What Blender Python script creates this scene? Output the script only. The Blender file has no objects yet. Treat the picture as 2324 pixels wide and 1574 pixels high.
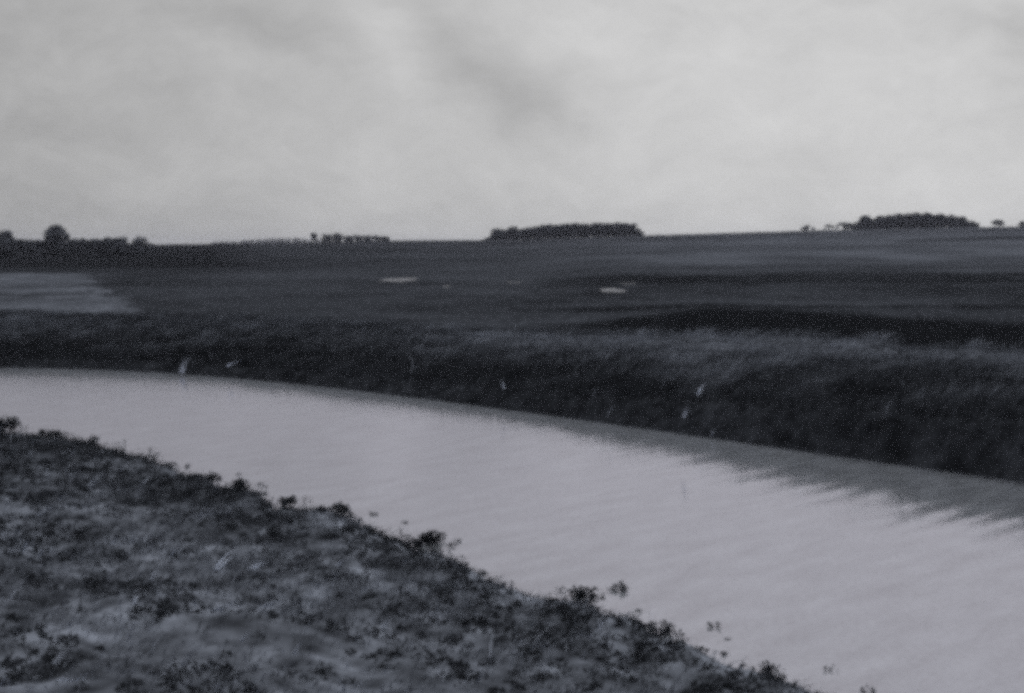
import bpy, math, random
import numpy as np
from mathutils import Vector

rng = np.random.default_rng(7)
random.seed(7)
S = bpy.context.scene
C = S.collection

# ------------------------------------------------------------------ camera
H = 5.0                      # eye height above the water
F = 1195.0                   # focal length in pixels of a 1024 wide picture
PITCH = math.atan((346.5 - 250.0) / F)
cam_d = bpy.data.cameras.new("camera")
cam_d.sensor_width = 36.0
cam_d.lens = 36.0 * F / 1024.0
cam_d.clip_start = 0.1
cam_d.clip_end = 9000.0
cam = bpy.data.objects.new("camera", cam_d)
C.objects.link(cam)
cam.location = (0, 0, H)
cam.rotation_euler = (math.pi / 2 - PITCH, 0, 0)
S.camera = cam
S.view_settings.view_transform = 'Standard'
S.view_settings.look = 'None'
S.view_settings.exposure = 0.0
S.view_settings.gamma = 1.0
S.render.engine = 'CYCLES'
S.cycles.use_denoising = False          # keep the grain
S.cycles.pixel_filter_type = 'BLACKMAN_HARRIS'
S.cycles.filter_width = 5.0             # the soft drawing of an old lens and print
S.cycles.use_adaptive_sampling = True
S.cycles.adaptive_threshold = 0.5
S.cycles.adaptive_min_samples = 20
S.cycles.max_bounces = 4
S.cycles.volume_bounces = 0

# ------------------------------------------------------------------ sky and sun
SUN_EL, SUN_AZ = math.radians(42), math.radians(78)   # ahead of the camera, to the right
world = bpy.data.worlds.new("World")
S.world = world
world.use_nodes = True
nt = world.node_tree
nt.nodes.clear()


def N(tree, kind, **kw):
    n = tree.nodes.new(kind)
    for k, v in kw.items():
        setattr(n, k, v)
    return n


def M(tree, op, a, b=None, c=None, clamp=False):
    n = tree.nodes.new('ShaderNodeMath')
    n.operation = op
    n.use_clamp = clamp
    for i, v in enumerate((a, b, c)):
        if v is None:
            continue
        if isinstance(v, (int, float)):
            n.inputs[i].default_value = v
        else:
            tree.links.new(v, n.inputs[i])
    return n.outputs[0]


def sky_uv(X, Y):
    return ((X * .4406 - 512) / F, (250 - Y * .4406) / F)


tc = N(nt, 'ShaderNodeTexCoord')
sp = N(nt, 'ShaderNodeSeparateXYZ')
nt.links.new(tc.outputs['Generated'], sp.inputs[0])
ay = M(nt, 'MAXIMUM', M(nt, 'ABSOLUTE', sp.outputs[1]), 0.35)
u = M(nt, 'DIVIDE', sp.outputs[0], ay)
v = M(nt, 'DIVIDE', sp.outputs[2], ay)
uv = N(nt, 'ShaderNodeCombineXYZ')
nt.links.new(u, uv.inputs[0])
nt.links.new(v, uv.inputs[1])
warp = N(nt, 'ShaderNodeTexNoise')
warp.inputs['Scale'].default_value = 9.0
warp.inputs['Detail'].default_value = 4.0
nt.links.new(uv.outputs[0], warp.inputs['Vector'])
wv = N(nt, 'ShaderNodeVectorMath', operation='SUBTRACT')
nt.links.new(warp.outputs['Color'], wv.inputs[0])
wv.inputs[1].default_value = (.5, .5, .5)
ws = N(nt, 'ShaderNodeVectorMath', operation='SCALE')
nt.links.new(wv.outputs[0], ws.inputs[0])
ws.inputs['Scale'].default_value = 0.085
uvw = N(nt, 'ShaderNodeVectorMath', operation='ADD')
nt.links.new(uv.outputs[0], uvw.inputs[0])
nt.links.new(ws.outputs[0], uvw.inputs[1])


def cloud(X, Y, rx, ry, ang, amp):
    """one soft cloud patch: centre and half sizes in sky directions"""
    cu, cv = sky_uv(X, Y)
    s = N(nt, 'ShaderNodeVectorMath', operation='SUBTRACT')
    nt.links.new(uvw.outputs[0], s.inputs[0])
    s.inputs[1].default_value = (cu, cv, 0)
    r = N(nt, 'ShaderNodeVectorRotate', rotation_type='Z_AXIS')
    nt.links.new(s.outputs[0], r.inputs['Vector'])
    r.inputs['Angle'].default_value = math.radians(ang)
    m = N(nt, 'ShaderNodeVectorMath', operation='DIVIDE')
    nt.links.new(r.outputs[0], m.inputs[0])
    m.inputs[1].default_value = (rx * .4406 / F, ry * .4406 / F, 1)
    d = N(nt, 'ShaderNodeVectorMath', operation='DOT_PRODUCT')
    nt.links.new(m.outputs[0], d.inputs[0])
    nt.links.new(m.outputs[0], d.inputs[1])
    e = M(nt, 'EXPONENT', M(nt, 'MULTIPLY', d.outputs['Value'], -1.0))
    return M(nt, 'MULTIPLY', e, amp)


mr = N(nt, 'ShaderNodeMapRange', interpolation_type='SMOOTHSTEP')
nt.links.new(u, mr.inputs['Value'])
mr.inputs['From Min'].default_value = -0.50
mr.inputs['From Max'].default_value = 0.28
mr.inputs['To Min'].default_value = 0.405
mr.inputs['To Max'].default_value = 0.605
acc = mr.outputs[0]
for c in ((985, 85, 140, 55, 48, -.06), (1095, 190, 160, 70, 50, -.055), (1240, 270, 160, 62, 12, -.07),
          (1150, 130, 140, 90, 30, -.045), (1190, 210, 120, 70, 30, -.03),
          (620, 90, 170, 70, 20, -.07), (850, 60, 90, 90, 0, .075), (930, 230, 150, 60, 50, .045),
          (60, 260, 120, 50, 0, -.035), (180, 480, 300, 80, 0, -.045), (1010, 440, 80, 130, 30, -.03),
          (560, 300, 200, 60, 20, .02), (2200, 80, 180, 50, 0, -.07), (1300, 80, 160, 90, 0, .05),
          (1600, 250, 250, 180, 0, .03), (1700, 370, 250, 60, 0, -.02), (130, 60, 160, 60, 0, .01),
          (2290, 120, 60, 160, 0, -.06), (1500, 480, 500, 40, 0, -.03), (700, 200, 260, 30, 25, .02)):
    acc = M(nt, 'ADD', acc, cloud(*c))
n1 = N(nt, 'ShaderNodeTexNoise')
n1.inputs['Scale'].default_value = 7.0
n1.inputs['Detail'].default_value = 5.0
n1.inputs['Roughness'].default_value = 0.55
mp = N(nt, 'ShaderNodeMapping')
mp.inputs['Scale'].default_value = (1, 2.2, 1)
mp.inputs['Rotation'].default_value = (0, 0, math.radians(20))
nt.links.new(uvw.outputs[0], mp.inputs[0])
nt.links.new(mp.outputs[0], n1.inputs['Vector'])
acc = M(nt, 'ADD', acc, M(nt, 'MULTIPLY', M(nt, 'SUBTRACT', n1.outputs['Fac'], .5), .17))
n2 = N(nt, 'ShaderNodeTexNoise')
n2.inputs['Scale'].default_value = 26.0
n2.inputs['Detail'].default_value = 8.0
n2.inputs['Roughness'].default_value = 0.7
nt.links.new(mp.outputs[0], n2.inputs['Vector'])
acc = M(nt, 'ADD', acc, M(nt, 'MULTIPLY', M(nt, 'SUBTRACT', n2.outputs['Fac'], .5), .15))
# clear-sky daylight behind the cloud, without colour
sk = N(nt, 'ShaderNodeTexSky', sky_type='NISHITA')
sk.sun_disc = False
sk.sun_elevation = SUN_EL
sk.sun_rotation = SUN_AZ
bw = N(nt, 'ShaderNodeRGBToBW')
nt.links.new(sk.outputs[0], bw.inputs[0])
acc = M(nt, 'ADD', M(nt, 'MULTIPLY', acc, .97), M(nt, 'MINIMUM', M(nt, 'MULTIPLY', bw.outputs[0], .004), .05))
acc = M(nt, 'MAXIMUM', acc, .3)
cc = N(nt, 'ShaderNodeCombineXYZ')
nt.links.new(acc, cc.inputs[0])
nt.links.new(acc, cc.inputs[1])
nt.links.new(acc, cc.inputs[2])
bg = N(nt, 'ShaderNodeBackground')
nt.links.new(cc.outputs[0], bg.inputs['Color'])
bg.inputs['Strength'].default_value = 1.0
wo = N(nt, 'ShaderNodeOutputWorld')
nt.links.new(bg.outputs[0], wo.inputs[0])

sun_d = bpy.data.lights.new("sun", 'SUN')
sun_d.energy = 1.1
sun_d.angle = math.radians(14)
sun_d.color = (1, 1, 1)
sun = bpy.data.objects.new("sun", sun_d)
C.objects.link(sun)
sv = Vector((math.sin(SUN_AZ) * math.cos(SUN_EL), math.cos(SUN_AZ) * math.cos(SUN_EL), math.sin(SUN_EL)))
sun.rotation_euler = sv.to_track_quat('Z', 'Y').to_euler()


# ------------------------------------------------------------------ layout helpers
def ray(X, Y):
    """X, Y measured on a 2324 x 1574 view of the photograph"""
    px, py = X * .4406, Y * .4406
    a = (px - 512) / F
    b = -(py - 346.5) / F
    cp, s_ = math.cos(PITCH), math.sin(PITCH)
    return a, cp + b * s_, -s_ + b * cp


def at_z(X, Y, z=0.0):
    dx, dy, dz = ray(X, Y)
    t = (z - H) / dz
    return dx * t, dy * t


def at_y(X, Y, d):
    dx, dy, dz = ray(X, Y)
    t = d / dy
    return dx * t, d, H + dz * t


def smooth(t):
    t = np.clip(t, 0, 1)
    return t * t * (3 - 2 * t)


FAR = [at_z(*p) for p in ((0, 836), (300, 844), (600, 866), (900, 898), (1250, 947), (1700, 1008), (2000, 1048), (2324, 1098))]
NEAR = [at_z(*p) for p in ((0, 975), (200, 1030), (400, 1068), (560, 1110), (780, 1190), (1000, 1285), (1200, 1345), (1350, 1400), (1520, 1470), (1700, 1530), (1840, 1574))]


def curve(pts):
    xs = np.array([p[0] for p in pts])
    ys = np.array([p[1] for p in pts])
    k = np.polyfit(xs, ys, 3)
    x0, x1 = xs.min(), xs.max()
    y0, y1 = np.polyval(k, x0), np.polyval(k, x1)
    s0 = (ys[1] - ys[0]) / (xs[1] - xs[0])
    s1 = (ys[-1] - ys[-2]) / (xs[-1] - xs[-2])

    def f(x):
        x = np.asarray(x, float)
        y = np.polyval(k, np.clip(x, x0, x1))
        return y + np.minimum(x - x0, 0) * s0 + np.maximum(x - x1, 0) * s1
    return f


yF = curve(FAR)
yN_smooth = curve(NEAR)


# cheap value noise in numpy
class VNoise:
    def __init__(self, seed):
        self.t = np.random.default_rng(seed).random((257, 257))

    def __call__(self, x, y):
        xi, yi = np.floor(x), np.floor(y)
        fx, fy = x - xi, y - yi
        fx, fy = fx * fx * (3 - 2 * fx), fy * fy * (3 - 2 * fy)
        a, b = xi.astype(int) % 256, yi.astype(int) % 256
        t = self.t
        return ((t[a, b] * (1 - fx) + t[a + 1, b] * fx) * (1 - fy) + (t[a, b + 1] * (1 - fx) + t[a + 1, b + 1] * fx) * fy) - .5


vn = [VNoise(i) for i in range(6)]



def yN(x):
    x = np.asarray(x, float)
    return yN_smooth(x) + vn[0](x * 1.1, x * 0 + 3.3) * .9 + vn[1](x * 3.1, x * 0 + 7.7) * .6 + vn[2](x * .33, x * 0 + 5.1) * .7


RX = [-2000, -390, -250, 0, 120, 340, 560, 740, 900, 1080, 1250, 1450, 1850, 2100, 2324, 2700, 4000]
RYD = [556, 556, 556, 556, 555, 555, 553, 550, 546, 545, 541, 535, 523, 518, 514, 505, 500]
R_AZ = np.array([(x * .4406 - 512) / F for x in RX])
R_EL = np.array([(250 - y * .4406) / F for y in RYD])
RIDGE = 600.0


def cosl(f, x):
    d = (f(x + 1.5) - f(x - 1.5)) / 3
    return 1 / np.sqrt(1 + d * d)


def bank_h(x):      # height of the far bank's crest
    return np.interp(x, [-22, -2, 12], [1.25, 1.0, 1.42])


def height(x, y, rough=True):
    x = np.asarray(x, float)
    y = np.asarray(y, float)
    sF = (y - yF(x)) * cosl(yF, x)
    sN = (yN(x) - y) * cosl(yN, x)
    # far side
    sc = np.interp(x, [-22, -12, 0, 5, 12, 30], [.32, .32, .42, .72, 1.2, 1.3])
    w = np.interp(x, [-22, 0, 12], [11.5, 8.5, 10.5])
    bh = bank_h(x)
    zf = sc * smooth(sF / .9) + (bh - sc) * smooth((sF - .6) / w)
    zf = zf - .45 * smooth((sF - w - 4) / 12)
    az = x / np.maximum(y, 1)
    zr = H + np.interp(az, R_AZ, R_EL) * RIDGE
    t = np.clip((y - 95) / (RIDGE - 95), 0, 1)
    zh = (bh - .45) + (zr - (bh - .45)) * (t ** 1.15)
    far_drop = np.maximum(y - RIDGE, 0) * 0.006
    zf = np.where(y > 95, np.maximum(zh, 0) - far_drop, zf)
    # near side
    zn = .10 * smooth(sN / .5) + .055 * np.maximum(sN, 0)
    zn = np.minimum(zn, 1.3)
    z = np.where(sF > 0, zf, np.where(sN > 0, zn, 0))
    bed = -np.minimum(np.minimum(-sF, -sN), 1) * .8
    z = np.where((sF <= 0) & (sN <= 0), bed, z)
    if rough:
        nn = vn[0](x * .9, y * .9) * .16 + vn[1](x * 2.7, y * 2.7) * .09 + vn[2](x * .25, y * .25) * .22
        k = np.where(sF > 0, smooth(sF / 4) * np.where(y < 90, 1, .8), smooth(sN / 1.5) * .9)
        nn = nn + vn[4](x * 6.5, y * 6.5) * .05 * (sN > 0)
        z = z + nn * np.where((sF > 0) | (sN > 0), k, 0)
        big = vn[3](x * .012, y * .012) * 1.2
        z = z + np.where(y > 120, big * smooth((y - 120) / 150) * smooth((RIDGE - y) / 100 + .0), 0)
        for (cx, cy, rx, ry, z0, _l) in POOLS:
            q = np.sqrt(((x - cx) / (rx + .6)) ** 2 + ((y - cy) / (ry + 1.5)) ** 2)
            f = smooth((1.9 - q) / .7)
            z = z * (1 - f) + (z0 - .03) * f
    return z


POOLS = []


def add_pool(X0, X1, Y, thick, label):
    z0 = 1.0
    for _ in range(8):
        xa, ya = at_z(X0, Y, z0)
        xb, yb = at_z(X1, Y, z0)
        z0 = float(height((xa + xb) / 2, (ya + yb) / 2, False)) + .02
    _, y1 = at_z(X0, Y + thick / 2, z0)
    _, y2 = at_z(X0, Y - thick / 2, z0)
    POOLS.append(((xa + xb) / 2, (y1 + y2) / 2, (xb - xa) / 2, (y2 - y1) / 2, z0, label))


add_pool(866, 942, 635, 7, 'long bright strip of standing water on the left of the low meadow')
add_pool(1364, 1416, 659, 8, 'short bright pool on the right of the low meadow, widest and nearest')
add_pool(1006, 1022, 650, 2.5, 'faint small pool between the long bright strip and the thin middle one')
add_pool(1148, 1185, 641, 1.4, 'thin dull pool near the middle of the low meadow')
add_pool(1408, 1446, 644, 1.4, 'thin dull pool just beyond the short bright one')


# ------------------------------------------------------------------ materials
def tint(v):
    return (v * .91, v * 1.0, v * 1.21)


def mat(name, lo, hi, scale=(1, 1, 1), nscale=3.0, detail=5, attr=None, rough=1.0, bump=0.0, p0=.35, p1=.65):
    m = bpy.data.materials.new(name)
    m.use_nodes = True
    t = m.node_tree
    b = t.nodes['Principled BSDF']
    b.inputs['Roughness'].default_value = rough
    b.inputs['Specular IOR Level'].default_value = 0.0
    g = N(t, 'ShaderNodeNewGeometry')
    mp_ = N(t, 'ShaderNodeMapping')
    mp_.inputs['Scale'].default_value = scale
    t.links.new(g.outputs['Position'], mp_.inputs[0])
    no = N(t, 'ShaderNodeTexNoise')
    no.inputs['Scale'].default_value = nscale
    no.inputs['Detail'].default_value = detail
    t.links.new(mp_.outputs[0], no.inputs['Vector'])
    cr = N(t, 'ShaderNodeValToRGB')
    cr.color_ramp.elements[0].position = p0
    cr.color_ramp.elements[1].position = p1
    cr.color_ramp.elements[0].color = (*tint(lo), 1)
    cr.color_ramp.elements[1].color = (*tint(hi), 1)
    t.links.new(no.outputs['Fac'], cr.inputs[0])
    out = cr.outputs[0]
    if attr:
        at = N(t, 'ShaderNodeAttribute')
        at.attribute_name = attr
        mx = N(t, 'ShaderNodeVectorMath', operation='SCALE')
        t.links.new(out, mx.inputs[0])
        t.links.new(at.outputs['Fac'], mx.inputs['Scale'])
        out = mx.outputs[0]
    t.links.new(out, b.inputs['Base Color'])
    if bump:
        bp = N(t, 'ShaderNodeBump')
        bp.inputs['Strength'].default_value = bump
        t.links.new(no.outputs['Fac'], bp.inputs['Height'])
        t.links.new(bp.outputs[0], b.inputs['Normal'])
    return m


MAT = {
    'ground': mat('rough_pasture', .70, 1.75, (1, 1, 1), 2.6, 10, attr='tone', p0=.34, p1=.66, bump=.6),
    'grass': mat('grass_blades', 1.0, 1.6, (1, 1, 1), .8, 3, attr='tone'),
    'leaf': mat('tree_leaves', .065, .125, (1, 1, 1), .25, 3),
    'weed': mat('weed_leaves', .018, .048, (1, 1, 1), 2.4, 5),
    'trunk': mat('bark', .03, .05, (1, 1, .3), 3.0, 4),
    'stalk': mat('dry_stalk', .62, .85, (1, 1, 1), 6.0, 2),
    'stalk_dim': mat('weathered_stalk', .32, .50, (1, 1, 1), 6.0, 2),
}


def link(name, verts, faces, material, parent=None, tone=None, smooth_=False):
    me = bpy.data.meshes.new(name)
    verts = np.asarray(verts, dtype=np.float32)
    faces = np.asarray(faces, dtype=np.int32)
    k = faces.shape[1]
    me.vertices.add(len(verts))
    me.vertices.foreach_set('co', verts.ravel())
    me.loops.add(faces.size)
    me.loops.foreach_set('vertex_index', faces.ravel())
    me.polygons.add(len(faces))
    me.polygons.foreach_set('loop_start', np.arange(len(faces), dtype=np.int32) * k)
    me.polygons.foreach_set('loop_total', np.full(len(faces), k, dtype=np.int32))
    if smooth_:
        me.polygons.foreach_set('use_smooth', np.ones(len(faces), dtype=bool))
    if tone is not None:
        a = me.attributes.new('tone', 'FLOAT', 'POINT')
        a.data.foreach_set('value', np.asarray(tone, dtype=np.float32))
    me.materials.append(material)
    me.update(calc_edges=True)
    me.validate()
    o = bpy.data.objects.new(name, me)
    C.objects.link(o)
    if parent:
        o.parent = parent
    return o


def tag(o, label=None, cat=None, group=None, kind=None):
    if label:
        o['label'] = label
    if cat:
        o['category'] = cat
    if group:
        o['group'] = group
    if kind:
        o['kind'] = kind
    return o


def empty(name, loc):
    o = bpy.data.objects.new(name, None)
    o.location = loc
    o.empty_display_size = .2
    C.objects.link(o)
    return o


# ------------------------------------------------------------------ ground
def in_poly(x, y, poly):
    ins = np.zeros(x.shape, bool)
    j = len(poly) - 1
    for i in range(len(poly)):
        xi, yi = poly[i]
        xj, yj = poly[j]
        cond = ((yi > y) != (yj > y)) & (x < (xj - xi) * (y - yi) / (yj - yi + 1e-9) + xi)
        ins ^= cond
        j = i
    return ins


def strip(y, a, b, soft):
    return smooth((y - a) / soft) * smooth((b - y) / soft)


def on_ground(X, Y):
    z0 = .8
    for _ in range(12):
        xa, ya = at_z(X, Y, z0)
        z0 = .5 * z0 + .5 * min(float(height(xa, ya, False)), 4.0)
    return xa, ya


PALE = [on_ground(X, Y) for X, Y in ((-160, 621), (0, 620), (120, 618), (192, 620), (215, 640), (240, 660), (268, 682), (312, 716), (330, 728))]
PALE += [(PALE[-1][0] - 12, 60), (-120, 60), (-180, 90)]
PALE[0] = (-190, PALE[1][1])


def tones(x, y):
    """albedo of the land: fields, banks, ditches, with hedge shade and mud sheen painted in - all laid out on the ground"""
    sF = (y - yF(x)) * cosl(yF, x)
    sN = (yN(x) - y) * cosl(yN, x)
    w = np.interp(x, [-22, 0, 12], [11.5, 8.5, 10.5])
    wob = vn[4](x * .05, y * .05) * 6
    t = np.full(x.shape, .042)
    yy = y + wob * .5 + x * .05
    # meadow behind the bank and the low fields
    t = np.where(yy < 140, .040, t)
    t = np.where(yy < 118, .034, t)
    right = smooth((x - 2) / 14)
    t = t * (1 - .50 * right * strip(yy, 126, 152, 3))
    t = t * (1 + .12 * right * strip(yy, 96, 120, 4))
    t = t * (1 - .20 * (1 - right) * strip(yy, 118, 152, 6))
    t = t * (1 - .50 * smooth((x + 4) / 10) * strip(yy, 82, 90, 2.5))
    t = t * (1 + .25 * smooth((x + 6) / 10) * strip(yy, 90, 97, 2))
    t = t * (1 + .30 * strip(yy, 152, 172, 4) * smooth((x - 6) / 25))
    # rising fields: darker on the left, paler to the right
    az = x / np.maximum(y, 1)
    hill = smooth((y - 165) / 30)
    t = t * (1 - hill) + hill * np.interp(az, [-.43, -.2, 0, .2, .43], [.022, .030, .045, .070, .072])
    t = t * (1 - .30 * strip(y, 440, 660, 40) * np.interp(az, [-.2, 0, .25], [.2, 1, .6]))
    t = t * (1 - .50 * strip(y, 330, 375, 8) * smooth((az - .29) / .06))
    t = t * (1 + .20 * strip(y, 195, 260, 20) * smooth((az - .05) / .1))
    # pale stubble field with a darker furrow line across
    p = in_poly(x + vn[5](x * .25, y * .12) * 4 + vn[2](x * 2.1, y * 1.3) * 2.5, y + vn[4](x * .2, y * .2) * 4 + vn[0](x * 1.9, y * 1.9) * 3, PALE)
    tex = 1 + vn[4](x * .35, y * .12) * .5 + vn[5](x * 1.1, y * .3) * .4
    t = np.where(p, .078 * tex, t)
    t = np.where(p & (np.abs(y - 112 - x * .02 - vn[4](x * .1, y * .1) * 4) < 4), .050 * tex, t)
    t = np.where((az < -.2) & (y > 214), t * (1 - .6 * smooth((-.2 - az) / .06)), t)  # hedge shade painted into the ground tone around the left hedgerow
    # broad mottling
    t = t * (1 + vn[5](x * .06 + 9, y * .03) * .55 + vn[4](x * .12 + 4, y * .11) * .5 + vn[1](x * .5, y * .35) * .5 * (y < 150))
    # far bank
    bank = (sF > -1) & (sF < w + 7)
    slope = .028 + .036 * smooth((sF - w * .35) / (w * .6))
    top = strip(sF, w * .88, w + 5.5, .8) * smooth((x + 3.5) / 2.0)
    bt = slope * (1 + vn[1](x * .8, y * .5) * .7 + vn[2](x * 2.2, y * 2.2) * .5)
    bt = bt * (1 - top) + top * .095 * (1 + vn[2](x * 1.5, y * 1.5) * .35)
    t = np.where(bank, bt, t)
    # dark ditch with reeds behind the bank
    dk = smooth((sF - w - 5.5) / 1) * smooth((w + 17 + np.clip(x - 4, 0, 12) + vn[0](x * .2, y * .1) * 4 - sF) / 3) * smooth((x + 1) / 9)
    t = t * (1 - .60 * dk)
    # near bank
    nb = .098 * (1 + vn[1](x * .5, y * .6) * .6 + vn[2](x * 1.7, y * 1.9) * .8 + vn[4](x * 5, y * 6) * .8)
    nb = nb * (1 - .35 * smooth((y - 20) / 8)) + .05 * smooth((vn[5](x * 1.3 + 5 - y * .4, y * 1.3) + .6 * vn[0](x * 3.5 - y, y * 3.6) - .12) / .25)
    nb = nb + .07 * smooth((1.2 + vn[3](x * .8, y * .8) - sN) / 1.2) * smooth((22.5 - y) / 2)  # paler tone by the water paints sky sheen on the wet mud
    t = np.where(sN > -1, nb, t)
    t = np.where((sF < 0) & (sN < 0), .05, t)
    return np.clip(t, .012, .3)


fine = np.arange(-33, 33.01, .13)
coarse_l = np.arange(-180, -33, 3.0)
coarse_r = np.arange(36, 180.1, 3.0)
ang = np.radians(np.concatenate([coarse_l, fine, coarse_r]))
rad = [0.0, 3.0]
while rad[-1] < 3100:
    rad.append(rad[-1] * (1.0075 if 9 < rad[-1] < 700 else 1.06))
rad = np.array(rad)
A, R = np.meshgrid(ang, rad)
gx, gy = np.sin(A) * R, np.cos(A) * R
gz = height(gx, gy)
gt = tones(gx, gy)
nr, na = A.shape
ii = (np.arange(nr - 1)[:, None] * na + np.arange(na - 1)[None, :]).ravel()
quads = np.stack([ii, ii + 1, ii + na + 1, ii + na], 1)[:, ::-1]
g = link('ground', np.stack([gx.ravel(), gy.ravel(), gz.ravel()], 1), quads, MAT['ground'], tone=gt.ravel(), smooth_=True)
tag(g, kind='structure')

# ------------------------------------------------------------------ river
xs = np.concatenate([np.linspace(-170, -30, 15), np.linspace(-28, 24, 90), np.linspace(26, 60, 10)])
wv_, wf_ = [], []
for x in xs:
    a, b = float(yN(x)) - .45, float(yF(x)) + .25
    if a > b:
        a = b - 6
    for k in range(9):
        wv_.append((x, a + (b - a) * k / 8, 0))
for i in range(len(xs) - 1):
    for k in range(8):
        q = i * 9 + k
        wf_.append((q, q + 9, q + 10, q + 1))
wm = bpy.data.materials.new('muddy_water')
wm.use_nodes = True
t = wm.node_tree
t.nodes.clear()
out = N(t, 'ShaderNodeOutputMaterial')
mixs = N(t, 'ShaderNodeMixShader')
dif = N(t, 'ShaderNodeBsdfDiffuse')
dif.inputs['Color'].default_value = (.215, .235, .262, 1)
glo = N(t, 'ShaderNodeBsdfGlossy')
glo.inputs['Roughness'].default_value = .10
glo.inputs['Color'].default_value = (.92, .885, .99, 1)
geo = N(t, 'ShaderNodeNewGeometry')


def ripple(sc, rot, nscale, det):
    q_ = N(t, 'ShaderNodeVectorRotate', rotation_type='Z_AXIS')
    q_.inputs['Angle'].default_value = math.radians(rot)
    t.links.new(geo.outputs['Position'], q_.inputs['Vector'])
    m_ = N(t, 'ShaderNodeVectorMath', operation='MULTIPLY')
    m_.inputs[1].default_value = sc
    t.links.new(q_.outputs[0], m_.inputs[0])
    n_ = N(t, 'ShaderNodeTexNoise')
    n_.inputs['Scale'].default_value = nscale
    n_.inputs['Detail'].default_value = det
    t.links.new(m_.outputs[0], n_.inputs['Vector'])
    return n_.outputs['Fac']


r1 = ripple((.38, 1.9, 1), -42, 1.0, 0)
r2 = ripple((1, 1.6, 1), -30, 6.0, 4)
r3 = ripple((.25, .5, 1), -42, 1.0, 1)
spx = N(t, 'ShaderNodeSeparateXYZ')
t.links.new(geo.outputs['Position'], spx.inputs[0])
wr = N(t, 'ShaderNodeMapRange', interpolation_type='SMOOTHSTEP')   # the breeze ruffles the bend on the right
t.links.new(spx.outputs[0], wr.inputs['Value'])
wr.inputs['From Min'].default_value = 0
wr.inputs['From Max'].default_value = 11
wr.inputs['To Min'].default_value = .12
wr.inputs['To Max'].default_value = 1.35
wamp = wr.outputs[0]
ripple_tone = ripple((.5, 1.6, 1), -42, 1.6, 8)  # streaks painted into the diffuse colour imitate light and dark on ripples
ripple_tone_fine = ripple((1, 1.5, 1), -20, 9, 4)
sm = M(t, 'MULTIPLY_ADD', M(t, 'ADD', ripple_tone, ripple_tone_fine), 1.3, -.3)
sc_ = N(t, 'ShaderNodeVectorMath', operation='SCALE')
sc_.inputs[0].default_value = (.215, .232, .262)
t.links.new(sm, sc_.inputs['Scale'])
t.links.new(sc_.outputs[0], dif.inputs['Color'])
hsum = M(t, 'ADD', M(t, 'MULTIPLY', r1, M(t, 'MULTIPLY', wamp, M(t, 'MULTIPLY_ADD', r3, .050, -.008))), M(t, 'MULTIPLY', r2, .0034))
bp = N(t, 'ShaderNodeBump')
bp.inputs['Strength'].default_value = 1.0
bp.inputs['Distance'].default_value = 1.0
t.links.new(hsum, bp.inputs['Height'])
t.links.new(bp.outputs[0], glo.inputs['Normal'])
lw = N(t, 'ShaderNodeLayerWeight')
lw.inputs['Blend'].default_value = .5
fac = M(t, 'MULTIPLY_ADD', lw.outputs['Facing'], .54, .06)
t.links.new(fac, mixs.inputs[0])
t.links.new(dif.outputs[0], mixs.inputs[1])
t.links.new(glo.outputs[0], mixs.inputs[2])
t.links.new(mixs.outputs[0], out.inputs[0])
wq = link('river', wv_, wf_, wm)
tag(wq, kind='structure')


# ------------------------------------------------------------------ grass
def blades(name, P, hgt, wid, lean, tone, label, cat):
    """P base points (n,3); one bent two-face blade each"""
    n = len(P)
    a = rng.random(n) * math.pi
    side = np.stack([np.cos(a), np.sin(a), np.zeros(n)], 1) * wid[:, None] * .5
    L = lean * hgt[:, None]
    up = np.zeros((n, 3))
    up[:, 2] = hgt
    mid = P + up * .55 + L * .28
    tip = P + up * .92 + L
    Pb = P.copy()
    Pb[:, 2] -= .03
    V = np.stack([Pb - side, Pb + side, mid + side * .8, mid - side * .8, tip], 1).reshape(-1, 3)
    b = np.arange(n) * 5
    F_ = np.concatenate([np.stack([b, b + 1, b + 2], 1), np.stack([b, b + 2, b + 3], 1), np.stack([b + 3, b + 2, b + 4], 1)])
    o = link(name, V, F_, MAT['grass'], tone=np.repeat(tone, 5))
    tag(o, label, cat, kind='stuff')
    return o


def lean_dir(n, bx, by, j):
    d = np.zeros((n, 3))
    d[:, 0] = bx + rng.normal(0, j, n)
    d[:, 1] = by + rng.normal(0, j, n)
    return d


# near bank
n = 260000
x = rng.uniform(-24, 11, n)
y = rng.uniform(9, 42, n)
sN = (yN(x) - y) * cosl(yN, x)
dens = smooth((vn[0](x * .45, y * .45) + vn[1](x * 1.3, y * 1.3) * .6 + .32) / .5)
vis = np.abs(x) < y * .46 + 2
keep = (sN > .0) & (rng.random(n) < .15 + .7 * dens) & vis
x, y, sN = x[keep], y[keep], sN[keep]
z = height(x, y)
n = len(x)
cl = vn[2](x * 1.1, y * 1.1)
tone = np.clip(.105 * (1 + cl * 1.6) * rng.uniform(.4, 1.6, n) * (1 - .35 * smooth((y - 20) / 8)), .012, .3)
hg = rng.uniform(.04, .13, n) * (1 + cl * .6)
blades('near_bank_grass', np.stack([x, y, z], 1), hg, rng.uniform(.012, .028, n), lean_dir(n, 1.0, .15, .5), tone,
       'rough short grass covering the near river bank', 'grass')
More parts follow.
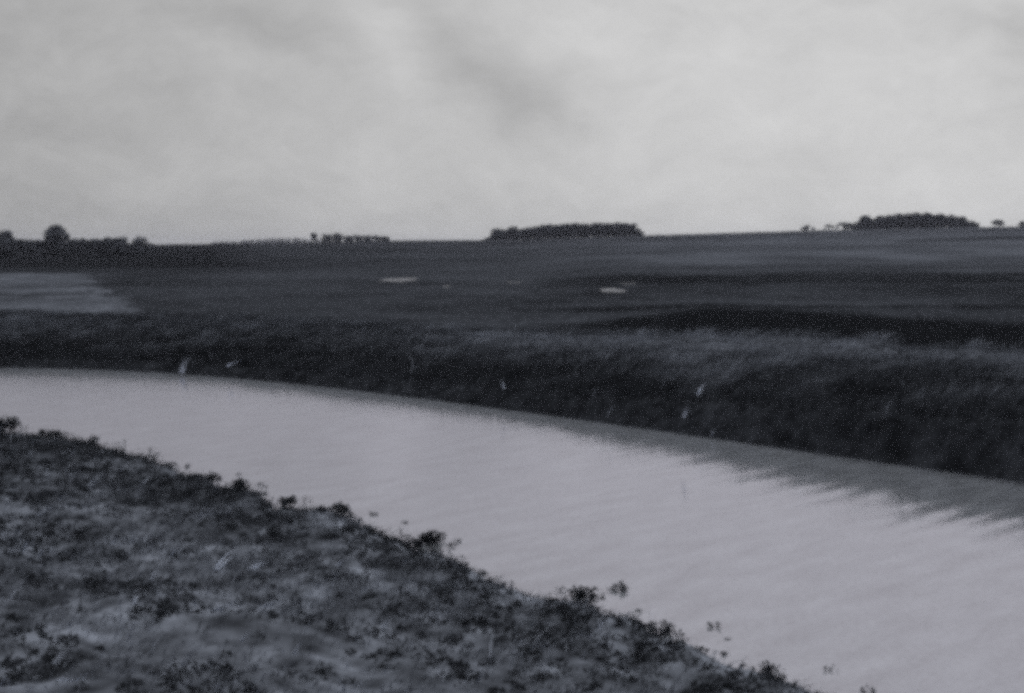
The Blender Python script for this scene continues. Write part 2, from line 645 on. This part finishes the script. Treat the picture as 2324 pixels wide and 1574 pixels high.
# far bank
n = 260000
x = rng.uniform(-36, 24, n)
y = rng.uniform(20, 72, n)
sF = (y - yF(x)) * cosl(yF, x)
w = np.interp(x, [-22, 0, 12], [11.5, 8.5, 10.5])
keep = (sF > .05) & (sF < w + 6) & (np.abs(x) < y * .46 + 2)
x, y, sF, w = x[keep], y[keep], sF[keep], w[keep]
z = height(x, y)
n = len(x)
cl = vn[2](x * .9, y * .9) + .5 * vn[1](x * 2.3, y * 2.3)
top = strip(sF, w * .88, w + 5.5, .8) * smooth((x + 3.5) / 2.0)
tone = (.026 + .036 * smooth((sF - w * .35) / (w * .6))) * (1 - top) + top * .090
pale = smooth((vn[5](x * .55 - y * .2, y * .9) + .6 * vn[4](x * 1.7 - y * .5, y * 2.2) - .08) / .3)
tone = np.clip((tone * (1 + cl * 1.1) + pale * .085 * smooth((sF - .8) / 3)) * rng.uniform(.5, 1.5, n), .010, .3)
hg = rng.uniform(.16, .42, n) * (1 + cl * .7) * np.where(top > .5, .45, 1) * np.clip(.4 + sF / 2, .4, 1)
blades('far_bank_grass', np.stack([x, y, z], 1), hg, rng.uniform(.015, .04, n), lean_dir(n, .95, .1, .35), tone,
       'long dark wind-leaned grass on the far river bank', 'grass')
# thin pale dead blades among the grass
n = 900
x = rng.uniform(-30, 20, n)
y = rng.uniform(22, 66, n)
sF = (y - yF(x)) * cosl(yF, x)
keep = (sF > .3) & (sF < 8) & (np.abs(x) < y * .45) & (rng.random(n) < .28)
x, y = x[keep], y[keep]
n = len(x)
blades('far_bank_dead_reeds', np.stack([x, y, height(x, y)], 1), rng.uniform(.3, .85, n), rng.uniform(.012, .03, n),
       lean_dir(n, .5, 0, .5), rng.uniform(.08, .26, n), 'thin pale dead reeds dotted over the far bank', 'reeds')
n = 2600
x = rng.uniform(-20, 8, n)
y = rng.uniform(10, 36, n)
sN = (yN(x) - y) * cosl(yN, x)
keep = (sN > .2) & (np.abs(x) < y * .46) & (rng.random(n) < .12 + .5 * smooth((-x - y * .25) / 4))
x, y = x[keep], y[keep]
n = len(x)
blades('near_bank_straw', np.stack([x, y, height(x, y) + .02], 1), rng.uniform(.10, .26, n), rng.uniform(.02, .05, n),
       lean_dir(n, 1.2, .2, .5), rng.uniform(.14, .42, n), 'pale flecks of dead straw lying over the near bank', 'straw')
# reeds in the ditch behind the bank
n = 60000
x = rng.uniform(0, 34, n)
y = rng.uniform(34, 80, n)
sF = (y - yF(x)) * cosl(yF, x)
w = np.interp(x, [-22, 0, 12], [11.5, 8.5, 10.5])
keep = (sF > w + 6.0) & (sF < w + 16 + np.clip(x - 4, 0, 10)) & (rng.random(n) < smooth((x + 1) / 9)) & (np.abs(x) < y * .46 + 3)
x, y, sF = x[keep], y[keep], sF[keep]
n = len(x)
z = height(x, y)
hg = rng.uniform(.15, .4, n) * smooth((x + 1) / 10)
blades('ditch_reeds', np.stack([x, y, z], 1), hg, rng.uniform(.02, .05, n), lean_dir(n, .3, 0, .2),
       rng.uniform(.018, .036, n), 'dark band of reeds in the wet ditch behind the far bank', 'reeds')


# ------------------------------------------------------------------ leafy clumps
def leaves(centres, radii, per, size, flat=.8):
    """quads scattered in ellipsoids; returns verts, faces"""
    n = len(centres) * per
    c = np.repeat(centres, per, 0)
    r = np.repeat(radii, per, 0)
    d = rng.normal(0, 1, (n, 3))
    d /= np.linalg.norm(d, axis=1)[:, None]
    d = d * (rng.random(n) ** .45)[:, None]
    if r.ndim == 1:
        r = np.stack([r, r, r * flat], 1)
    p = c + d * r
    a = rng.normal(0, 1, (n, 3))
    a /= np.linalg.norm(a, axis=1)[:, None]
    b = np.cross(a, rng.normal(0, 1, (n, 3)))
    b /= np.linalg.norm(b, axis=1)[:, None]
    s = (size * rng.uniform(.6, 1.4, n))[:, None]
    a, b = a * s, b * s * .6
    V = np.stack([p - a, p - b, p + a, p + b], 1).reshape(-1, 3)
    i = np.arange(n) * 4
    return V, np.stack([i, i + 1, i + 2, i + 3], 1)


# dark weeds over the near bank
n = 46000
x = rng.uniform(-22, 9, n)
y = rng.uniform(9.5, 40, n)
sN = (yN(x) - y) * cosl(yN, x)
pat = .35 * vn[3](x * .5, y * .6) + 1.0 * vn[4](x * 1.6, y * 1.5) + 1.1 * vn[5](x * 3.4, y * 2.8) + .02
edge = smooth((1.8 - np.abs(sN - .6)) / 1.4)
prob = smooth((pat + .30 * edge + .12 * smooth((y - 19) / 8)) / .45) * .60 + .05
prob = np.where(sN < 0, .16 * smooth((1.1 + sN) / .9) * smooth((pat + .25) / .3), prob)
keep = (sN > -1.3) & (rng.random(n) < prob) & (np.abs(x) < y * .46 + 1)
x, y, sN = x[keep], y[keep], sN[keep]
z = np.maximum(height(x, y), -.03)
r = rng.uniform(.035, .115, len(x)) * (1 + .5 * (rng.random(len(x)) > .85)) * np.where(sN < 0, .75, 1) * (.8 + y / 60)
r = np.stack([r * 1.5, r, r * .95], 1)
V, Fq = leaves(np.stack([x, y, z + r[:, 2] * .45], 1), r, 22, .026)
o = link('bank_weeds', V, Fq, MAT['weed'])
tag(o, 'dark low leafy weeds scattered over the near bank', 'weeds', kind='stuff')
# tussocks on the far bank
n = 5200
x = rng.uniform(-30, 20, n)
y = rng.uniform(22, 66, n)
sF = (y - yF(x)) * cosl(yF, x)
w = np.interp(x, [-22, 0, 12], [11.5, 8.5, 10.5])
pat = vn[3](x * .5, y * .5) + .7 * vn[4](x * 1.3, y * 1.3) + .12
keep = (sF > .3) & (sF < w * .9) & (rng.random(n) < smooth(pat / .3)) & (np.abs(x) < y * .46 + 1)
x, y = x[keep], y[keep]
z = height(x, y)
r = rng.uniform(.12, .36, len(x)) * np.clip(1.15 - .5 * sF[keep] / w[keep], .5, 1)
r = np.stack([r * 1.5, r, r * .8], 1)
V, Fq = leaves(np.stack([x, y, z + r[:, 2] * .4], 1), r, 30, .05)
o = link('bank_tussocks', V, Fq, MAT['weed'])
tag(o, 'dark weed tussocks growing on the far river bank', 'weeds', kind='stuff')


def weed(X, Y, size, label, zz=0.0, blobs=3, stretch=1.5):
    """single dark plant standing clear of the bank"""
    px, py = at_z(X, Y, zz)
    base = float(height(px, py, True))
    root = empty('water_weed', (px, py, max(base, -.05)))
    tag(root, label, 'weed', 'dark weeds at the edge of the river')
    cs = np.stack([rng.uniform(-size * stretch, size * stretch, blobs), rng.uniform(-size, size, blobs) * .6, size * .5 + rng.random(blobs) * size * .5], 1)
    cs[:, 2] -= min(0, 0)
    V, Fq = leaves(cs, rng.uniform(.5, .9, blobs) * size, 60, size * .16)
    link('leaves', V, Fq, MAT['weed'], root)
    sv_, sf_ = [], []
    for c in cs:                                   # stems down to the root
        w_ = .008
        k = len(sv_)
        sv_ += [(c[0] * .3 - w_, c[1] * .3, -.12), (c[0] * .3 + w_, c[1] * .3, -.12), (c[0] * .3, c[1] * .3 + w_, -.12),
                (c[0] - w_ * .6, c[1], c[2]), (c[0] + w_ * .6, c[1], c[2]), (c[0], c[1] + w_ * .6, c[2])]
        sf_ += [(k, k + 1, k + 4, k + 3), (k + 1, k + 2, k + 5, k + 4), (k + 2, k, k + 3, k + 5)]
    link('stem', sv_, sf_, MAT['weed'], root)


WEEDS = [
    (985, 1222, .16, 'dark ragged weed leaning out over the water, farthest from the bank at mid picture', 4, 1.2),
    (960, 1245, .12, 'small dark weed just below the ragged one leaning over the water', 3, 1.0),
    (1395, 1332, .085, 'lone small dark weed out in the river with a thin trailing wisp', 3, 1.8),
    (1328, 1375, .14, 'round dark weed at the water edge, below and left of the lone river weed', 4, .8),
    (1498, 1430, .11, 'dark rounded weed at the water edge, nearest below the lone river weed on the right', 3, .7),
    (845, 1160, .055, 'tiny faint weed tuft in the river above the bank edge', 2, 1.0),
    (765, 1175, .15, 'broad dark weed on the bank shoulder jutting toward the tiny tuft', 4, 1.4),
    (655, 1140, .15, 'pointed dark weed on the shoreline left of the broad jutting one', 4, .8),
    (545, 1112, .16, 'dark bushy weed on the left shoreline where the bank steps down', 4, .9),
    (115, 995, .20, 'dark bushy weed beside the water near the left edge', 4, 1.0),
    (15, 970, .26, 'tall dark weed clump at the far left end of the near shoreline', 4, 1.0),
    (212, 1015, .10, 'thin sparse weed standing in shallow water near the left edge', 3, .7),
    (480, 1095, .12, 'loose dark weed with gaps in it beside the left shoreline', 3, 1.2),
    (1745, 1532, .09, 'small upright weed beside the water at the lower right end of the bank', 3, .6),
]
for (X, Y, s_, lab, nb_, st) in WEEDS:
    weed(X, Y + 8, s_ * 1.35, lab, 0.0, nb_, st)


# ------------------------------------------------------------------ pale stalks and scraps
def stalk(X, Y, length, ang_deg, label, zz, width=.02, nb_=3, material='stalk'):
    k_ = .72 if Y < 1000 else 1.15
    length, width = length * k_, width * k_ * (.62 if Y < 1000 else .95)
    nb_ = nb_ + 1
    """pale dead blades, leaning; ang is the lean from upright to the right"""
    px, py = at_z(X, Y, zz)
    for _ in range(6):
        zz = float(height(px, py))
        px, py = at_z(X, Y, max(zz, 0) + .08)
    root = empty('dry_stalk', (px, py, max(zz, 0)))
    tag(root, label, 'dry stalk', 'pale dead stalks on the river banks')
    a = math.radians(ang_deg)
    lift = .10 if Y < 1000 else .05
    for k in range(nb_):
        L = length * random.uniform(.65, 1.0)
        ak = a + random.uniform(-.12, .12)
        ox = (k - (nb_ - 1) / 2) * width * 1.6
        ox2 = random.uniform(-.02, .02)
        vs, fs = [], []
        for j in range(5):
            f = j / 4
            cx = ox + math.sin(ak + .25 * f) * L * f
            cz = lift + math.cos(ak + .25 * f) * L * f
            w_ = width * (1 - .75 * f) * (.7 + .6 * math.sin(math.pi * min(1, f + .2)))
            vs += [(cx - w_, ox2, cz), (cx, ox2 - .006, cz + w_ * .3), (cx + w_, ox2, cz), (cx, ox2 + .006, cz - w_ * .3)]
            if j:
                b = (j - 1) * 4
                for q in range(4):
                    fs.append((b + q, b + (q + 1) % 4, b + 4 + (q + 1) % 4, b + 4 + q))
        link('blade', vs, fs, MAT[material], root)


STALKS = [
    (412, 848, 1.25, 14, 'long pale upright stalk tuft on the left far bank just above the waterline', .4, .07, 3, 'stalk_dim'),
    (517, 832, .95, 52, 'short bright leaning stalk on the far bank, right of the long pale tuft', .4, .055, 2, 'stalk'),
    (822, 752, .6, 35, 'thin dim stalk at the top of the far bank left of the pale bank crest', 1.6, .04, 2, 'stalk_dim'),
    (850, 757, .6, 45, 'second dim stalk at the top of the far bank, nearer the pale bank crest', 1.6, .05, 2, 'stalk_dim'),
    (1145, 885, .5, -28, 'dim paired stalks leaning left on the middle of the far bank', .8, .024, 2, 'stalk_dim'),
    (1583, 900, .80, 18, 'pair of bright upright stalks, highest on the right half of the far bank', 1.0, .028, 3, 'stalk'),
    (1552, 950, .45, 8, 'short pale hooked stalk below the bright pair on the right half of the far bank', .8, .03, 2, 'stalk_dim'),
    (1616, 988, .36, 22, 'small pale stalk close above the water on the right half of the far bank', .4, .018, 2, 'stalk_dim'),
    (1378, 948, .9, 25, 'faint thin curved stalk above the waterline at the middle of the far bank', .4, .012, 1, 'stalk_dim'),
    (493, 1287, .36, 30, 'bright leaning scrap of stalk on the near bank, left of its twin', .3, .022, 2, 'stalk'),
    (572, 1286, .30, 55, 'bright leaning scrap of stalk on the near bank, right of its twin', .3, .024, 2, 'stalk'),
    (762, 1282, .22, 40, 'small pale stalk close to the river, rightmost on the near bank', .2, .016, 2, 'stalk_dim'),
    (490, 1380, .36, 62, 'broad dull pale stalk lying low on the near bank, below the bright twins', .3, .028, 2, 'stalk_dim'),
    (598, 1372, .26, 60, 'short dull pale stalk lying right of the broad one on the near bank', .3, .024, 2, 'stalk_dim'),
    (145, 1537, .18, 75, 'pale lump of stalk at the bottom left corner of the near bank', .4, .030, 2, 'stalk'),
    (345, 1315, .26, 8, 'faint upright stalk on the left part of the near bank', .4, .012, 2, 'stalk_dim'),
    (125, 1500, .24, 30, 'thin dull stalk above the pale lump in the bottom left of the near bank', .4, .014, 2, 'stalk_dim'),
    (20, 1250, .34, 55, 'dull stalk at the left edge of the near bank', .4, .016, 2, 'stalk_dim'),
    (85, 1165, .4, 50, 'dull leaning stalk on the upper left of the near bank', .4, .016, 3, 'stalk_dim'),
    (200, 1105, .45, 30, 'thin dull stalk near the top of the near bank on the left', .4, .012, 3, 'stalk_dim'),
    (548, 1450, .16, 30, 'tiny pale stalk beside a dark weed patch low on the near bank', .3, .010, 2, 'stalk_dim'),
    (668, 1480, .16, 10, 'tiny pale stalk near the bottom of the near bank at its middle', .3, .010, 2, 'stalk_dim'),
]
for s_ in STALKS:
    stalk(*s_)


# ------------------------------------------------------------------ standing water on the low meadow
pm = bpy.data.materials.new('standing_water')
pm.use_nodes = True
t = pm.node_tree
b = t.nodes['Principled BSDF']
b.inputs['Base Color'].default_value = (.12, .125, .15, 1)
b.inputs['Roughness'].default_value = .45
b.inputs['IOR'].default_value = 1.33
no = N(t, 'ShaderNodeTexNoise')
no.inputs['Scale'].default_value = 3
bp = N(t, 'ShaderNodeBump')
bp.inputs['Strength'].default_value = .05
t.links.new(no.outputs[0], bp.inputs['Height'])
t.links.new(bp.outputs[0], b.inputs['Normal'])


for (cx, cy, rx, ry, z0, label) in POOLS:
    vs = [(0, 0, 0)]
    n_ = 40
    for k in range(n_):
        a_ = 2 * math.pi * k / n_
        r_ = 1 + .10 * math.sin(3 * a_ + cx) + .07 * math.sin(5 * a_ + 2)
        c_, s2 = math.cos(a_), math.sin(a_)
        vs.append((math.copysign(abs(c_) ** .7, c_) * rx * r_, math.copysign(abs(s2) ** .7, s2) * ry * r_, 0))
    o = link('pool', vs, [(0, 1 + k, 1 + (k + 1) % n_) for k in range(n_)], pm)
    o.location = (cx, cy, z0)
    tag(o, label, 'pool', 'pale pools of standing water on the meadow')


# ------------------------------------------------------------------ trees
def trunk_mesh(h, r0, r1, bx=0, by=0, seg=6):
    vs, fs = [], []
    for j in range(4):
        f = j / 3
        r_ = r0 + (r1 - r0) * f
        for k in range(seg):
            a_ = 2 * math.pi * k / seg
            vs.append((bx + math.cos(a_) * r_ + .15 * math.sin(f * 2), by + math.sin(a_) * r_, -.4 + (h + .4) * f))
        if j:
            b_ = (j - 1) * seg
            for k in range(seg):
                fs.append((b_ + k, b_ + (k + 1) % seg, b_ + seg + (k + 1) % seg, b_ + seg + k))
    return vs, fs


def crown_parts(w, h, base, blobs, bx=0, by=0, lean=0):
    cs, rs = [], []
    for _ in range(blobs):
        f = random.random() ** .85
        zz = base + (h - base) * (.08 + .76 * f)
        sp_ = w * .5 * math.sqrt(max(.05, 1 - (2 * f - .75) ** 2 / 1.7)) * .75
        a_ = random.uniform(0, 2 * math.pi)
        q = math.sqrt(random.random()) * sp_
        cs.append((bx + math.cos(a_) * q + lean * f, by + math.sin(a_) * q, zz))
        r_ = random.uniform(.18, .32) * min(w, h - base) + .15
        rs.append((r_, r_, r_ * .8))
    return np.array(cs), np.array(rs)


def ground_at(X, d):
    x_ = at_y(X, 545, d)[0]
    return x_, d, float(height(x_, d))


def tree(name, X, top, wpx, d, label, cat='tree', group=None, lean=0, base_f=.05, blobs=26):
    x_, y_, z_ = ground_at(X, d)
    ztop = at_y(X, top, d)[2]
    h = max(ztop - z_, 1.2)
    w_ = wpx * 1.4 * .4406 / F * d
    h *= 1.1
    root = empty(name, (x_, y_, z_))
    tag(root, label, cat, group)
    tv, tf = trunk_mesh(h * .7, .035 * h + .05, .012 * h + .02)
    link('trunk', tv, tf, MAT['trunk'], root)
    cs, rs = crown_parts(w_, h, h * base_f, blobs, lean=lean)
    V, Fq = leaves(cs, rs, 60, .045 * h + .06)
    link('crown', V, Fq, MAT['leaf'], root)


def mass(name, prof, d, depth, label, cat, per=46, spacing=3.2, low=0.0, stuff=True):
    """prof: [(X, top)] outline of a wood or hedge standing at distance d"""
    Xs = [p[0] for p in prof]
    Ts = [p[1] for p in prof]
    x0, x1 = at_y(Xs[0], 545, d)[0], at_y(Xs[-1], 545, d)[0]
    n_ = max(4, int((x1 - x0) / spacing))
    rows = max(1, int(depth / 4))
    C_, R_, tvs, tfs = [], [], [], []
    for row in range(rows):
        for i in range(n_ + 1):
            x_ = x0 + (x1 - x0) * i / n_ + random.uniform(-.4, .4) * spacing
            y_ = d + row * 4 + random.uniform(-1.2, 1.2)
            X = (x_ / d * F + 512) / .4406
            z_ = float(height(x_, y_))
            ztop = at_y(X, float(np.interp(X, Xs, Ts)), d)[2]
            h = (ztop - z_) * random.uniform(1.04, 1.16)
            if h < .5:
                continue
            w_ = max(spacing * 1.5, h * .45)
            cs, rs = crown_parts(w_, h, h * low, max(10, int(h * 3.2)), x_, y_)
            cs[:, 2] += z_
            C_.append(cs)
            R_.append(rs)
            tv, tf = trunk_mesh(h * .7, .16, .07, x_, y_)
            k = len(tvs)
            tvs += [(a_, b_, c_ + z_) for a_, b_, c_ in tv]
            tfs += [tuple(q + k for q in f_) for f_ in tf]
    C_, R_ = np.concatenate(C_), np.concatenate(R_)
    V, Fq = leaves(C_, R_, per, .26)
    k = len(V)
    o = link(name, np.concatenate([V, np.array(tvs)]), np.concatenate([Fq, np.array(tfs) + k]), MAT['leaf'])
    tag(o, label, cat, kind='stuff' if stuff else None)
    return o


# left, nearest dark group
DL = 330
mass('hedgerow', [(-60, 538), (0, 540), (40, 545), (110, 546), (150, 544), (200, 544), (262, 540), (285, 552), (300, 562)], DL, 16,
     'dark thick hedgerow with a level top on the left horizon', 'hedge', stuff=False, spacing=2.2)
tree('tree', 128, 518, 44, DL + 3, 'square-topped tree rising above the hedgerow on the left horizon', blobs=26, base_f=.35)
tree('tree', 8, 527, 50, DL - 2, 'dark tree at the far left edge standing over the hedgerow')
tree('bush', 322, 541, 38, DL, 'dark rounded bush standing alone right of the left hedgerow', 'bush', base_f=.02, blobs=20)
# faint far wood on the left
mass('far_wood', [(480, 551), (520, 548), (560, 545), (620, 542), (660, 541), (690, 541), (722, 547)], 1500, 12,
     'faint low distant wood on the skyline between the bush and the dark hedge', 'wood', spacing=9, per=40)
tree('tree', 712, 531, 16, 640, 'small slim tree on the skyline just left of the dark hedge', base_f=.2, blobs=14)
mass('hedge', [(735, 541), (738, 531), (770, 530), (785, 536), (840, 535), (885, 538), (892, 546)], 620, 8,
     'low dark hedge with a higher left end on the skyline left of centre', 'hedge', spacing=2.6, per=36, stuff=False)
# central wood
mass('wood', [(1110, 540), (1118, 530), (1150, 521), (1190, 520), (1225, 512), (1300, 508), (1380, 507), (1400, 505), (1440, 509), (1452, 526)], 606, 20,
     'long flat-topped dense wood on the skyline at the centre', 'wood')
tree('tree', 1130, 517, 26, 596, 'first small round tree at the left end of the central wood', blobs=18, base_f=.1)
tree('tree', 1166, 516, 26, 594, 'second round tree at the left end of the central wood, against its edge', blobs=18, base_f=.1)
# right group
mass('wood', [(1948, 520), (1956, 502), (1985, 500), (2010, 490), (2050, 485), (2100, 483), (2150, 487), (2190, 495), (2216, 510)], 606, 20,
     'dome-shaped dense wood on the skyline at the right', 'wood')
tree('tree', 1833, 512, 30, 602, 'small round tree, leftmost of the row leading to the right wood', base_f=.05)
tree('tree', 1880, 510, 20, 602, 'thin small tree, second of the row leading to the right wood', blobs=12)
tree('tree', 1912, 506, 40, 602, 'slanting tree, third of the row leading to the right wood', lean=1.6, base_f=.08)
tree('tree', 1938, 507, 36, 602, 'rounded tree, fourth of the row and nearest the right wood', base_f=.05)
tree('tree', 1965, 491, 20, 600, 'pointed tree at the left end of the dome-shaped right wood', lean=-.6)
tree('tree', 2258, 499, 26, 604, 'lone slanting tree right of the dome-shaped wood', lean=1.8)
tree('tree', 2318, 503, 16, 604, 'small tree on the skyline at the right edge')

# ------------------------------------------------------------------ air
hz = bpy.data.materials.new('haze_air')
hz.use_nodes = True
t = hz.node_tree
t.nodes.clear()
pv = N(t, 'ShaderNodeVolumePrincipled')
pv.inputs['Color'].default_value = (.80, .82, 1.0, 1)
pv.inputs['Density'].default_value = .00015
pv.inputs['Anisotropy'].default_value = .1
ho = N(t, 'ShaderNodeOutputMaterial')
t.links.new(pv.outputs[0], ho.inputs['Volume'])
X_, Z0, Z1 = 3400, -22, 34
hv = [(a, b, c) for c in (Z0, Z1) for a, b in ((-X_, -X_), (X_, -X_), (X_, X_), (-X_, X_))]
hf = [(3, 2, 1, 0), (4, 5, 6, 7), (0, 1, 5, 4), (1, 2, 6, 5), (2, 3, 7, 6), (3, 0, 4, 7)]
ho_ = link('haze', hv, hf, hz)
tag(ho_, kind='stuff')
